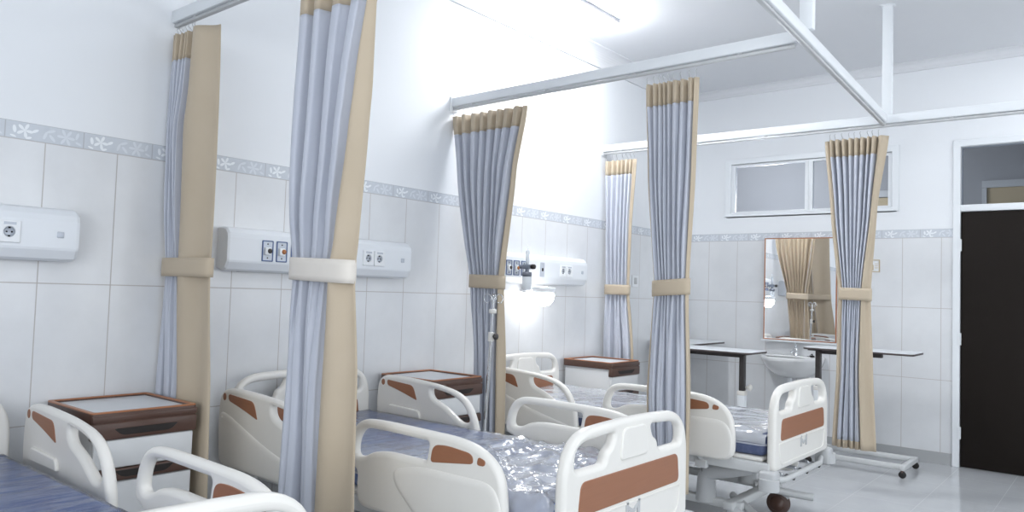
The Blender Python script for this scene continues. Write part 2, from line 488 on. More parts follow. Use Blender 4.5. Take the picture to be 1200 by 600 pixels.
# ------------------------------------------------------------------ curtain rails
def rail_mesh(p0, p1, z=2.55):
    p0, p1 = Vector(p0), Vector(p1); d = (p1-p0); Ln = d.length; ang = math.atan2(d.y, d.x)
    mt = Matrix.Translation((p0.x, p0.y, 0)) @ Matrix.Rotation(ang, 4, 'Z')
    return Ln, mt
def rail(p0, p1, label, end=False):
    t = thing('curtain_rail', label, 'curtain rail', (p0[0], p0[1], 2.55), 0, 'curtain rails')
    Ln, mt = rail_mesh(p0, p1); R3 = mt.to_3x3().to_4x4()
    MB().box(0, Ln, -.021, .021, .022, .082, .006, 2, R3).build('beam', M['white'], t)
    tr = MB(); tr.box(.01, Ln-.01, -.011, .011, 0, .016, .003, 1, R3)
    tr.build('track', M['plastic_grey'], t)
    s_ = .2
    while s_ < Ln-.05:
        MB().box(s_-.012, s_+.012, -.009, .009, .014, .024, 0, 2, R3).build('track_clip', M['plastic_grey'], t); s_ += .62
    if end:
        e = MB(); e.box(0, .012, -.035, .035, -.01, .09, .003, 1, R3); e.build('end_bracket', M['white'], t)
    return t
def lx(y): return 2.383+(y-3.784)*(2.264-2.383)/(5.933-3.784)
rail((0, 1.92), (lx(1.92)-.032, 1.90), 'white ceiling-hung curtain rail carrying the two nearest curtains')
rail((0, 3.87), (lx(3.82)-.032, 3.82), 'white curtain rail carrying the curtains behind the middle bed', True)
rail((0, 5.78), (5.0, 5.90), 'farthest white curtain rail, between the back bed and the back wall', True)
rail((lx(-.6), -.6), (lx(5.795), 5.795), 'long white curtain rail running lengthwise at the foot of the beds')
for (y, lab) in ((3.85, 'white vertical post holding the rail junction over the middle bed'), (5.89, 'white vertical post holding the farthest rail corner')):
    t = thing('rail_post', lab, 'rail post', (lx(y)+.005, y, 2.635), 0, 'rail posts')
    MB().box(-.032, .032, -.02, .02, 0, CH-2.635, .004).build('post', M['white'], t)
    MB().box(-.045, .045, -.032, .032, CH-2.635-.006, CH-2.635, .002).build('ceiling_plate', M['white'], t)

# ------------------------------------------------------------------ curtains
def interp(tab, z):
    if z >= tab[0][0]: return tab[0][1:]
    for a, b in zip(tab, tab[1:]):
        if z >= b[0]:
            t = (a[0]-z)/(a[0]-b[0]); t = t*t*(3-2*t)*.35+t*.65
            return [p+(q-p)*t for p, q in zip(a[1:], b[1:])]
    return tab[-1][1:]
def curtain(label, y0, tab, n, amp, tiez=1.385, le=0, slope=0, seed=0, tie=None, ztop=2.5, zbot=.30, hook_z=2.543):
    """tab: z, left edge, where the lining fold starts, right edge; folded curtain gathered by a tie"""
    rnd = random.Random(seed)
    t = thing('curtain', label, 'curtain', ((tab[0][1]+tab[0][3])/2, y0, zbot), 0, 'bed curtains')
    ox, oy, oz = t.location
    NP = 16; NU = n*NP; NR = 46; NF = 14
    ph = [rnd.uniform(.75, 1.25) for _ in range(n+2)]; wid = [rnd.uniform(.7, 1.35) for _ in range(n)]
    vf = [rnd.choice((1, 1.3, 1.7, 3.1)) for _ in range(n+1)]; vf[0] = vf[-1] = .8
    tot = sum(wid); edges = [0]
    for w_ in wid: edges.append(edges[-1]+w_/tot)
    zs = [ztop-(ztop-zbot)*r/NR for r in range(NR+1)]
    zs += [tiez+.05, tiez-.05, ztop-.125, zbot+.055]; zs = sorted(set(round(z, 4) for z in zs), reverse=True)
    grid = []
    for z in zs:
        xl, xb, xr = interp(tab, z)
        pin = math.exp(-((z-tiez)/.16)**2)
        A = amp*(1-.45*pin)*(1+.15*math.sin(z*3+seed))
        row = []
        NL = 3 if le else 0
        for k in range(NL):
            row.append((xl-le*(1-k/NL), y0+.012*(1-k/NL)+slope*0, z))
        for k in range(NU+1):
            i = min(k//NP, n-1); f_ = (k-i*NP)/NP
            u = edges[i]+(edges[i+1]-edges[i])*f_
            pw = edges[i+1]-edges[i]
            a = 2*PI*f_
            s_ = 2*abs(math.sin(a/2))**.62-1
            dx = (xb-xl)*pw*((.075)*math.sin(2*a+.4)+.05*math.sin(3*z+i*2.1+seed))
            a2 = PI*(i+f_); s2 = 2*abs(math.sin(a2/2))**.5-1
            wl = max(0, min(1, (tiez-.02-z)/.3))*.85
            s_ = s_*(1-wl)+s2*wl
            s_ *= (vf[i] if f_ < .5 else vf[i+1]) if s_ < 0 else 1
            yy = y0-A*ph[i]*s_+.006*math.sin(5*z+i*1.7+seed)
            row.append((xl+(xb-xl)*u+dx, yy, z))
        fw = xr-xb
        for k in range(1, NF+1):
            f_ = k/NF
            wv = .016*math.sin(f_*PI*2.2+1.4*math.sin(z*1.7+seed))*min(1, fw/.12)
            row.append((xb+fw*f_, y0-.012-.018*math.sin(f_*PI)*min(1, fw/.1)-wv+.02*f_*f_, z))
        grid.append(row)
    NL = 3 if le else 0
    nc = len(grid[0])
    def sub(r0, r1, c0, c1, dy=0):
        mb = MB(); vs = []; w_ = c1-c0+1
        for r in range(r0, r1+1):
            for c in range(c0, c1+1):
                p = grid[r][c]; vs.append((p[0]-ox, p[1]-oy+dy, p[2]-oz))
        fs = []
        for r in range(r1-r0):
            for c in range(w_-1):
                fs.append((r*w_+c, r*w_+c+1, (r+1)*w_+c+1, (r+1)*w_+c))
        return mb.add(vs, fs, True)
    rh = zs.index(round(ztop-.125, 4)); rb = zs.index(round(zbot+.055, 4)); R_ = len(zs)-1
    c0, c1 = NL, NL+NU
    def fin(o, off=1):
        md = o.modifiers.new('thickness', 'SOLIDIFY'); md.thickness = .0035; md.offset = 1
        md.material_offset = off; md.use_rim = True; md.material_offset_rim = off
        return o
    # faces are wound so that the front (towards -y) is slot 0 and the lining behind is slot 1
    fin(sub(rh, rb, c0, c1).build('satin_panel', [M['tan'], M['blue']], t, False))
    fin(sub(0, rh, c0, c1).build('heading_band', M['tan'], t, False), 0)
    fin(sub(rb, R_, c0, c1).build('hem', M['tan'], t, False), 0)
    if interp(tab, 2.0)[2]-interp(tab, 2.0)[1] > .004:
        fin(sub(0, R_, c1, nc-1).build('lining_edge', M['tan'], t, False), 0)
    if le: fin(sub(0, R_, 0, NL).build('lining_return', M['tan'], t, False), 0)
    # tie band
    xl, xb, xr = interp(tab, tiez); hw = (xr-xl+le*.6)/2+.002; cx = (xl+xr-le*.6)/2; hy = amp*.85+.020
    prof = []
    for k in range(40):
        a = 2*PI*k/40; c_, s_ = math.cos(a), math.sin(a)
        prof.append((cx+hw*math.copysign(abs(c_)**.75, c_), y0+.004+hy*math.copysign(abs(s_)**.75, s_), -slope*(math.copysign(abs(c_)**.75, c_)*hw)))
    mb = MB(); vs = []; H = .043
    rings = [(-H, 0), (-H, .003), (-H*.5, .004), (H*.5, .004), (H, .003), (H, 0)]
    for (hz, e) in rings:
        for (x, y, dz) in prof:
            v = Vector((x-cx, y-y0)); v = v*(1+e/max(v.length, .01))
            vs.append((v.x+cx-ox, v.y+y0-oy, tiez+hz+dz-oz))
    n_ = len(prof); fs = []
    for r in range(len(rings)):
        r2 = (r+1) % len(rings)
        for k in range(n_):
            k2 = (k+1) % n_; fs.append((r*n_+k, r*n_+k2, r2*n_+k2, r2*n_+k))
    mb.add(vs, fs, True); mb.build('tie_band', tie or M['tan'], t)
    # hooks up to the track
    for i in range(n+1):
        c = NL+min(i*NP, NU); p = grid[0][c]
        x, y = p[0]-ox, p[1]-oy
        hh = hook_z-oz-.004; zz = ztop-oz-.03
        MB().tube([(x, y-.004, zz), (x, y-.006, zz+.02), (x, -.0+y*.4, hh-.02), (x, 0, hh), (x+.006, 0, hh+.008)], .0022, 6).build('hook', M['plastic_grey'], t)
    return t
curtain('blue-grey curtain with a broad tan fold by the wall, beside the nearest cabinet', 1.92,
        [(2.5, .02, .185, .39), (2.25, .02, .155, .40), (2.05, .02, .115, .405), (1.385, .035, .165, .43), (.85, .02, .235, .50), (.30, .03, .25, .52)], 6, .026, 1.39, .03, .0, 1)
curtain('nearest blue-grey curtain, its top cut off, held by a tie painted pale as if brightly lit', 1.92,
        [(2.5, 1.05, 1.475, 1.49), (2.06, 1.055, 1.40, 1.475), (1.9, 1.058, 1.375, 1.46), (1.5, 1.062, 1.315, 1.425), (1.385, 1.068, 1.29, 1.41), (.96, 1.06, 1.275, 1.46), (.3, 1.05, 1.285, 1.50)], 4, .040, 1.385, .012, .03, 2, M['tan_pale'])
curtain('blue-grey curtain flaring wide at the top, behind the steel drip pole', 3.87,
        [(2.5, .0, .625, .65), (2.1, .06, .55, .578), (1.385, .218, .46, .497), (.9, .27, .46, .53), (.3, .29, .48, .545)], 8, .034, 1.385, .0, .02, 3)
curtain('long blue-grey curtain hanging between the middle footboard and the farthest bed', 3.87,
        [(2.5, 1.50, 1.792, 1.815), (2.0, 1.525, 1.785, 1.805), (1.385, 1.578, 1.765, 1.778), (.8, 1.55, 1.785, 1.79), (.3, 1.572, 1.79, 1.80)], 8, .024, 1.375, .012, -.08, 4)
curtain('small pale blue-grey curtain in the corner behind the farthest bedside cabinet', 5.80,
        [(2.5, -.0+.015, .295, .325), (1.9, .03, .27, .29), (1.37, .045, .265, .28), (.85, .03, .32, .335), (.3, .03, .33, .345)], 6, .026, 1.37, .0, .0, 5, None, 2.49)
curtain('blue-grey curtain with tan edges in front of the sink and mirror', 5.88,
        [(2.5, 1.885, 2.215, 2.285), (2.0, 1.93, 2.175, 2.215), (1.385, 1.99, 2.115, 2.178), (.85, 1.985, 2.105, 2.20), (.30, 1.96, 2.12, 2.225)], 8, .028, 1.385, .035, .02, 6)

# ------------------------------------------------------------------ hospital beds
FBZ = dict(
    outer=rpoly([(-.45, .42, .04), (-.44, .86, .17), (0, .878, .5), (.44, .86, .17), (.45, .42, .04)], 10),
    hl=rpoly([(-.385, .728, .03), (-.375, .818, .085), (-.13, .832, .02), (-.150, .785, .02), (-.185, .768, .015), (-.195, .728, .025)], 6))
FBZ['hr'] = [(-u, v) for (u, v) in FBZ['hl']]
HEAD_OUT = rpoly([(.14, .455, .08), (.125, .70, .1), (.15, .812, .09), (.30, .822, .1), (.62, .806, .12), (.83, .768, .14), (.925, .64, .12), (.95, .45, .05), (.80, .43, .05)], 8)
HEAD_HOLE = rpoly([(.575, .778, .02), (.73, .760, .06), (.825, .715, .06), (.880, .63, .03), (.82, .615, .03), (.69, .69, .05), (.585, .725, .04)], 6)
FOOT_OUT = rpoly([(1.18, .455, .07), (1.185, .60, .03), (1.115, .615, .05), (1.125, .72, .06), (1.185, .80, .09), (1.32, .808, .1), (1.80, .800, .14), (1.93, .725, .13), (1.955, .60, .1), (1.95, .455, .09)], 8)
FOOT_HOLE = rpoly([(1.165, .652, .03), (1.175, .72, .03), (1.215, .766, .04), (1.30, .770, .05), (1.585, .766, .018), (1.572, .692, .02), (1.36, .694, .06), (1.27, .680, .05), (1.22, .652, .04)], 6)
HEAD_WOOD = rpoly([(.222, .792, .015), (.44, .778, .03), (.475, .698, .012), (.34, .735, .08), (.225, .760, .02)], 6)
HEAD_DOT = ell(.188, .775, .014, .018)
FOOT_WOOD = rpoly([(1.61, .760, .03), (1.68, .768, .04), (1.805, .757, .03), (1.812, .722, .02), (1.60, .695, .018)], 6)
FOOT_DOT = rpoly([(1.832, .752, .012), (1.868, .742, .012), (1.862, .722, .012), (1.826, .722, .012)], 4)
HEAD_BLISTER = rpoly([(.155, .45, .06), (.15, .70, .05), (.21, .70, .05), (.56, .58, .12), (.915, .50, .05), (.90, .445, .03)], 8)
FOOT_BLISTER = rpoly([(1.56, .465, .05), (1.36, .62, .2), (1.52, .672, .1), (1.90, .672, .06), (1.945, .60, .06), (1.94, .462, .08)], 10)

def side_rail(bed, y, sgn, foot, drop=0, near=False):
    """sgn: outward direction in y"""
    w0, w1 = y-.021, y+.021
    dz = lambda pts: [(u, v-drop) for (u, v) in pts]
    r = MB(); r.plate(dz(FOOT_OUT if foot else HEAD_OUT), [dz(FOOT_HOLE if foot else HEAD_HOLE)], w0, w1, .019, XZ, 5)
    o0, o1 = (w1-.008, w1+.007) if sgn > 0 else (w0-.007, w0+.008)
    for P in ((FOOT_BLISTER,) if foot else (HEAD_BLISTER,)): r.plate(dz(P), [], o0, o1, .0075, XZ, 6, 3.6)
    i0, i1 = (w0-.012, w0+.004) if sgn > 0 else (w1-.004, w1+.012)
    if not foot: r.plate(dz(rpoly([(.24, .60, .01), (.25, .655, .02), (.50, .645, .02), (.515, .60, .01)], 5)), [], i0, i1, .006, XZ, 3)
    ob = r.build('side_rail', M['plastic'], bed)
    MB().plate(dz(FOOT_WOOD if foot else HEAD_WOOD), [], w0-.0025, w1+.0025, .002, XZ, 2).build('wood_inlay', M['inlay'], ob)
    MB().plate(dz(FOOT_DOT if foot else HEAD_DOT), [], w0-.0025, w1+.0025, .002, XZ, 2).build('wood_inlay', M['inlay'], ob)
    for x in ((1.34, 1.74) if foot else (.36, .72)):
        a = MB(); yi = y-sgn*.025; zz = .50-drop*.5
        a.tube([(x-.03, y-sgn*.005, .50-drop), (x-.02, yi, .47-drop*.7), (x, y-sgn*.05, .43-drop*.3), (x, y-sgn*.07, .40)], .014, 10)
        a.box(x-.035, x+.035, y-sgn*.05-.02, y-sgn*.05+.02, .385, .43, .006)
        a.build('hinge_arm', M['steel_paint'], ob)
    return ob
def board(bed, x0, x1, name, wood_out):
    b_ = MB(); b_.plate(FBZ['outer'], [FBZ['hl'], FBZ['hr']], x0, x1, .018, YZ, 5)
    s_ = 1 if wood_out > 0 else -1
    e = x1 if s_ > 0 else x0
    a, c = sorted((e-s_*.01, e+s_*.007))
    b_.plate(rpoly([(-.10, .725, .02), (-.085, .842, .03), (.085, .842, .03), (.10, .725, .02)], 6), [], a, c, .006, YZ, 3)
    # lower relief panel with a groove line
    b_.plate(rpoly([(-.37, .445, .05), (-.385, .565, .01), (.385, .565, .01), (.37, .445, .05)], 6), [rpoly([(-.358, .455, .05), (-.372, .557, .01), (.372, .557, .01), (.358, .455, .05)], 6)], a, e+s_*.004 if s_ > 0 else c, .002, YZ, 2) if s_ > 0 else None
    o = b_.build(name, M['plastic'], bed)
    a, c = sorted((e-s_*.003, e+s_*.0035))
    MB().plate(rpoly([(-.365, .575, .03), (-.350, .690, .03), (.350, .690, .03), (.365, .575, .03)], 6), [], a, c, .003, YZ, 2).build('wood_panel', M['inlay'], o)
    if name == 'footboard':
        a, c = e-.003, e+.004
        em = MB()
        em.plate([(-.05, .505), (-.032, .505), (-.032, .535), (.0, .515), (.032, .535), (.032, .505), (.05, .505), (.05, .566), (.034, .566), (.034, .552), (.0, .534), (-.034, .552), (-.034, .566), (-.05, .566)], [], a, c, .001, YZ, 1)
        em.build('emblem', M['plastic_grey'], o)
    return o
def make_bed(label, loc, rz=0, far_drop=0, dx=0):
    bed = thing('hospital_bed', label, 'hospital bed', loc, rz, 'hospital beds')
    board(bed, .075, .118, 'headboard', 1)
    board(bed, 2.10, 2.145, 'footboard', 1)
    for (sg, dr_) in ((-1, 0), (1, far_drop)):
        for ft in (False, True): side_rail(bed, sg*.502, sg, ft, dr_)
    f_ = MB()
    for s_ in (-1, 1): f_.box(.10, 2.12, s_*.435-.022, s_*.435+.022, .405, .465, .008)
    for x in (.14, .75, 1.30, 2.06): f_.box(x-.025, x+.025, -.43, .43, .40, .45, .006)
    f_.build('bed_frame', M['steel_paint'], bed)
    dk = MB()
    for (a, c) in ((.13, .80), (.82, 1.28), (1.30, 2.075)): dk.box(a, c, -.435, .435, .465, .488, .008)
    dk.build('deck', M['plastic'], bed)
    # undercarriage
    u = MB()
    for s_ in (-1, 1): u.box(.22, 1.92, s_*.30-.025, s_*.30+.025, .15, .195, .008)
    for x in (.30, 1.10, 1.86): u.box(x-.03, x+.03, -.37, .37, .155, .20, .008)
    for s_ in (-1, 1):
        u.tube([(1.80, s_*.16, .19), (2.02, s_*.33, .14), (2.09, s_*.36, .135)], .022, 10)
    u.build('base_frame', M['steel_paint'], bed)
    for x in (.42, 1.70):
        for s_ in (-1, 1):
            c = MB(); c.tube([(x, s_*.30, .17), (x, s_*.30, .30), (x+.02, s_*.32, .345)], [.058, .05, .045], 18)
            c.tube([(x+.01, s_*.31, .335), (x+.16, s_*.33, .37), (x+.30, s_*.36, .41)], [.05, .042, .035], 14)
            c.build('lift_column', M['plastic_grey'], bed)
    x = .34
    for x in (.34, 1.86):
        for s_ in (-1, 1):
            w_ = MB()
            cy = s_*.33
            w_.lathe([(.03, -.026), (.062, -.026), (.069, -.018), (.069, -.008), (.060, -.004), (.060, .004), (.069, .008), (.069, .018), (.062, .026), (.03, .026)], (x+.03, cy, .0695), 28, 'y')
            wo = w_.build('castor', M['brown_rubber'], bed)
            h = MB()
            h.lathe([(.0, -.031), (.045, -.031), (.048, -.026), (.048, .026), (.045, .031), (0, .031)], (x+.03, cy, .0695), 24, 'y')
            h.build('wheel_disc', M['trim'], wo)
            k = MB(); k.cyl((x, cy, .12), (x, cy, .165), .018, 14)
            k.tube([(x-.005, cy, .147), (x+.03, cy, .146), (x+.068, cy, .128), (x+.085, cy, .10)], [.028, .03, .026, .016], 12)
            k.build('fork', M['plastic_grey'], wo)
    for s_ in (-1, 1):
        bp = MB(); bp.box(2.075, 2.165, s_*.455-.045, s_*.455+.045, .33, .43, .016, 3)
        bp.cyl((2.13, s_*.48, .335), (2.13, s_*.48, .395), .052, 20)
        bp.build('corner_bumper', M['plastic_grey'], bed)
    MB().tube([(2.12, -.40, .375), (2.145, -.30, .362), (2.145, .30, .362), (2.12, .40, .375)], .016, 10).build('push_bar', M['steel_paint'], bed)
    for yy in (-.22, 0, .22):
        c = MB(); c.cyl((1.90, yy, .372), (2.10, yy, .372), .010, 10); c.tube([(2.095, yy, .372), (2.107, yy+.015, .362), (2.107, yy+.07, .352)], .009, 8)
        co = c.build('crank', M['chrome'], bed)
        MB().cyl((2.10, yy+.07, .352), (2.150, yy+.07, .346), .012, 12).build('crank_grip', M['black'], co)
    return bed
def make_mattress(label, loc, kind, seed, rz=0, flabel=None):
    NX, NY = 150, 72
    x0, x1, hy, z0, z1 = .128, 2.085, .430, .4895, .612
    t = thing('mattress', label, 'mattress', loc, rz, 'mattresses')
    t.location = (loc[0], loc[1], loc[2])
    MB().box(x0, x1, -hy, hy, z0, z1, .035, 4).build('mattress_core', M['mattress_dark' if kind == 'pale' else 'mattress'], t)
    MB().tube(rim(x0, x1, hy, z1-.06), .005, 8, False, True).build('piping', M['blue'], t)
    vs = []; fs = []
    off = Vector((seed*7.3, seed*3.1, 0))
    xs = [x0-.006+(x1-x0+.012)*i/NX for i in range(NX+1)]
    prof = [(-hy-.0075, z1-.052), (-hy-.0075, z1-.042), (-hy-.0072, z1-.03), (-hy+.003, z1-.008)]+[(-hy+.022+(2*hy-.044)*j/NY, z1+.006) for j in range(NY+1)]+[(hy-.003, z1-.008), (hy+.0072, z1-.03), (hy+.0075, z1-.042), (hy+.0075, z1-.052)]
    for i, x in enumerate(xs):
        ex = min(i, NX-i)/NX
        for (y, z) in prof:
            p = Vector((x, y, 0))
            r1 = noise.noise(Vector((p.x*9, p.y*2.2, 0))+off); r2 = noise.noise(Vector((p.x*22+3, p.y*5, 1))+off)
            q = 1-abs(noise.noise(Vector((p.x*4.2, p.y*4.2, 2))+off)*2); q2 = 1-abs(noise.noise(Vector((p.x*8.5, p.y*8, 5))+off)*2)
            if kind == 'crumple':
                k = max(0, min(1, (x-1.0)/.4)); k = k*k*(3-2*k)
                h = (1-k)*(.003*r1+.002*r2)+k*(.020*max(q, 0)**4+.011*max(q2, 0)**3+.003*r2)
            elif kind == 'pale':
                h = .003*r1+.005*max(q, 0)**4+.003*max(q2, 0)**3
            else: h = .004*r1+.003*r2+.003*max(q, 0)**3
            h = max(h, -.002)
            zz = z
            if ex < .015: zz = min(z, z1-.012)
            vs.append((x, y+(math.copysign(h*.6, y) if abs(y) > hy-.03 and z < z1 else 0), zz+(h if z > z1 else 0)))
    W = len(prof)
    for i in range(NX):
        for j in range(W-1): fs.append((i*W+j, i*W+j+1, (i+1)*W+j+1, (i+1)*W+j))
    mat = {'crumple': M['film_crumple'], 'pale': M['film_pale'], 'streak': M['film_streak']}[kind]
    MB().add(vs, fs, True).build('plastic_wrap', mat, t)
    return t
def rim(x0, x1, hy, z, r=.035, e=.001):
    out = []
    for (cx, cy, a0) in ((x1-r, hy-r, 0), (x0+r, hy-r, PI/2), (x0+r, -hy+r, PI), (x1-r, -hy+r, 1.5*PI)):
        for k in range(6):
            a = a0+PI/2*k/5; out.append((cx+(r+e)*math.cos(a), cy+(r+e)*math.sin(a), z))
    return out
BED1 = (-.025, .85, 0); BED2 = (.01, 2.685, 0); BED3 = (.0, 4.61, 0)
make_bed('nearest white hospital bed, mostly cut off, beside the first brown cabinet', BED1)
make_bed('middle white hospital bed with crumpled clear film at its foot', BED2)
make_bed('farthest white hospital bed, its footboard and wheels in front of the sink', BED3, 0, .22)
make_mattress('blue mattress under taut streaky film on the nearest, cut-off bed', BED1, 'streak', 1)
make_mattress('blue mattress on the middle bed, clear film crumpled towards the footboard', BED2, 'crumple', 2)
make_mattress('pale film-covered mattress on the farthest bed', BED3, 'pale', 3)

# ------------------------------------------------------------------ bedside cabinets
def make_cabinet(label, loc):
    t = thing('bedside_cabinet', label, 'bedside cabinet', loc, 0, 'bedside cabinets')
    W, D = .215, .46     # half width in y, depth in x ; top at .80
    MB().box(.012, D-.02, -W+.01, W-.01, .10, .735, .012, 3).build('body', M['cab'], t)
    # top tray: wooden rim around a white laminate inset
    r = MB(); r.plate(rrect(0, D, -W, W, .022), [rrect(.022, D-.022, -W+.022, W-.022, .012)], .745, .797, .004, XY, 3)
    r.build('top_rim', M['trim'], t)
    MB().plate(rrect(0, D, -W, W, .022), [rrect(.020, D-.020, -W+.020, W-.020, .012)], .794, .801, .003, XY, 2).build('rim_edging', M['edge'], t)
    MB().box(.018, D-.018, -W+.018, W-.018, .735, .790).build('top_inset', M['cabtop'], t)
    # front: drawer
    d = MB(); d.box(D-.03, D+.004, -W+.002, W-.002, .690, .757, .005); d.box(D-.03, D+.003, -W+.002, W-.002, .761, .786, .003)
    dw = d.build('drawer', M['trim'], t)
    MB().plate(rpoly([(-.13, .733, .008), (.13, .733, .008), (.10, .705, .02), (-.10, .705, .02)], 4), [], D+.001, D+.0055, .001, YZ, 1).build('handle_recess', M['recess'], dw)
    MB().box(D-.03, D-.004, -W+.012, W-.012, .575, .688, .006).build('middle_panel', M['cab'], t)
    d = MB(); d.box(D-.03, D+.004, -W+.006, W-.006, .525, .573, .006)
    s_ = d.build('handle_strip', M['trim'], t)
    MB().plate(rpoly([(-.12, .566, .008), (.12, .566, .008), (.09, .538, .02), (-.09, .538, .02)], 4), [], D+.001, D+.0055, .001, YZ, 1).build('handle_recess', M['recess'], s_)
    MB().box(D-.03, D-.004, -W+.012, W-.012, .115, .522, .008).build('door', M['cab'], t)
    for (x, y) in ((.06, -.16), (.06, .16), (D-.07, -.16), (D-.07, .16)):
        c = MB(); c.lathe([(.008, -.012), (.026, -.012), (.03, -.006), (.03, .006), (.026, .012), (.008, .012)], (x, y, .0305), 18, 'y')
        co = c.build('castor', M['black'], t)
        MB().cyl((x, y, .055), (x, y, .104), .010, 10).build('stem', M['chrome'], co)
    return t
c1 = make_cabinet('brown and white bedside cabinet between the nearest bed and the first curtain', (.012, 1.66, 0))
dup(c1, (.03, 3.50, 0), 'brown-trimmed white bedside cabinet beside the middle bed, by the drip pole')
dup(c1, (.03, 5.43, 0), 'brown-topped white bedside cabinet in front of the corner curtain')

# ------------------------------------------------------------------ headwall service units
def make_unit(label, y0):
    t = thing('headwall_unit', label, 'headwall unit', (0, y0, 1.50), 0, 'headwall units')
    H2 = .112; Ln = 1.25
    prof = [(0, -H2+.012), (.05, -H2), (.078, -H2+.01), (.098, -H2+.045), (.10, -H2+.055), (.10, H2-.055), (.095, H2-.03), (.075, H2-.008), (.05, H2), (0, H2)]
    n = len(prof); st = [(0.0, .93), (.012, 1.0), (Ln-.012, 1.0), (Ln, .93)]
    vs = []
    for (y, k) in st:
        for (x, z) in prof: vs.append((x*(.97 if k < 1 else 1), y, z*k))
    fs = []
    for i in range(3):
        for k in range(n): fs.append((i*n+k, i*n+(k+1) % n, (i+1)*n+(k+1) % n, (i+1)*n+k))
    m_ = MB(); m_.add(vs, fs, False); m_.add(vs[:n], [tuple(range(n))[::-1]]); m_.add(vs[-n:], [tuple(range(n))])
    m_.build('housing', M['unit'], t)
    lip = MB(); lip.box(.02, .05, .10, Ln-.10, -H2-.002, -H2+.010, .001); lip.build('underside_strip', M['plastic_grey'], t)
    for (yy, amb) in ((.225, 0), (.31, 1), (.40, 0)):
        o = MB().plate(rrect(yy-.033, yy+.033, -.055, .055, .006), [rrect(yy-.027, yy+.027, -.049, .049, .004)], .098, .106, .002, YZ, 2).build('gas_outlet', M['outlet_blue'], t)
        MB().box(.098, .103, yy-.028, yy+.028, -.05, .05).build('outlet_plate', M['outlet_grey'], o)
        k = MB(); k.box(.10, .118, yy-.02, yy+.012, -.022, .018, .004); k.build('outlet_block', M['socket'], o)
        MB().lathe([(.0, .112), (.013, .112), (.013, .121), (.006, .123), (0, .123)], (0, yy+.004, 0), 16, 'x').build('outlet_valve', M['amber'] if amb else M['dark_metal'], o)
        q = MB()
        for z in (.036, -.036): q.lathe([(0, .102), (.004, .102), (.004, .105), (0, .1055)], (0, yy, z), 8, 'x')
        q.build('screw', M['dark_metal'], o)
    o = MB().plate(rrect(.60, .652, -.055, .055, .004), [], .098, .104, .002, YZ, 2).build('light_switch', M['outlet_grey'], t)
    MB().box(.102, .110, .618, .634, -.012, .012, .003).build('rocker', M['dark_metal'], o)
    for yy in (.90, .985):
        o = MB().plate(rrect(yy-.040, yy+.040, -.045, .045, .006), [ell(yy, -.002, .021, .021, 20)], .098, .108, .003, YZ, 2).build('power_socket', M['socket'], t)
        MB().lathe([(0, .099), (.021, .099), (.021, .101), (0, .101)], (0, yy, -.002), 20, 'x').build('socket_well', M['outlet_grey'], o)
        q = MB()
        for s_ in (-1, 1): q.lathe([(0, .1005), (.0035, .1005), (.0035, .103), (0, .1032)], (0, yy+s_*.0095, -.002), 10, 'x')
        q.box(.1, .103, yy-.004, yy+.004, .012, .018); q.box(.1, .103, yy-.004, yy+.004, -.022, -.016)
        q.build('pin_hole', M['black'], o)
        MB().box(.1075, .109, yy-.022, yy+.022, .027, .038).build('label_strip', M['outlet_grey'], o)
    MB().box(.098, .104, 1.162, 1.188, -.014, .012, .002).build('call_jack', M['outlet_grey'], t)
    return t
u3 = make_unit('white wall service unit with flowmeter attached, above the farthest bed', 4.18)
dup(u3, (0, .255, 1.505), 'white wall service unit above the nearest bed, left of the wall-side curtain')
dup(u3, (0, 2.195, 1.497), 'white wall service unit partly hidden by the nearest curtain')
# oxygen flowmeter plugged into the far unit
t = thing('oxygen_flowmeter', 'oxygen flowmeter with clear humidifier bottle on the farthest wall unit', 'flowmeter', (.1235, 4.515, 1.50))
b = MB(); b.cyl((-.005, 0, .01), (.075, 0, .01), .016, 14); b.box(.03, .09, -.022, .022, -.008, .028, .006)
b.cyl((.06, 0, -.03), (.06, 0, .02), .015, 12); b.build('valve_body', simple('flowmeter_body', (128, 136, 150), .35, .3), t)
MB().lathe([(.010, .028), (.013, .035), (.013, .12), (.009, .128), (.004, .13), (.004, .165)], (.06, 0, 0), 16).build('flow_tube', M['clear'], t)
MB().lathe([(.012, -.028), (.034, -.03), (.036, -.05), (.034, -.062), (.0, -.062)], (.06, 0, 0), 20).build('bottle_cap', simple('flowmeter_cap', (104, 110, 122), .4), t)
MB().lathe([(.033, -.062), (.034, -.07), (.034, -.15), (.028, -.162), (.0, -.163)], (.06, 0, 0), 20).build('humidifier_bottle', M['clear'], t)
k = MB(); k.lathe([(0, 0), (.017, 0), (.019, .01), (.017, .028), (0, .03)], (.10, .0, .01), 14, 'x'); k.build('knob', M['black'], t)
# reading lamp under the far unit
t = thing('reading_lamp', 'lit reading lamp glowing under the farthest wall unit', 'lamp', (.04, 4.70, 1.372))
MB().box(-.02, .02, -.03, .03, -.05, -.005, .006).build('lamp_bracket', M['white'], t)
MB().tube([(.0, .0, -.03), (.05, .0, -.02), (.09, .01, -.015)], .009, 10).build('lamp_arm', M['white'], t)
MB().lathe([(.018, -.07), (.05, -.05), (.075, -.015), (.088, .02), (.08, .024), (.0, .024)], (.15, .02, -.030), 28).build('lamp_shade', M['white'], t)
MB().lathe([(.0, -.095), (.04, -.085), (.07, -.05), (.078, -.01), (.066, .03), (.03, .05), (0, .054)], (.15, .02, -.055), 28).build('bulb', M['bulb'], t)

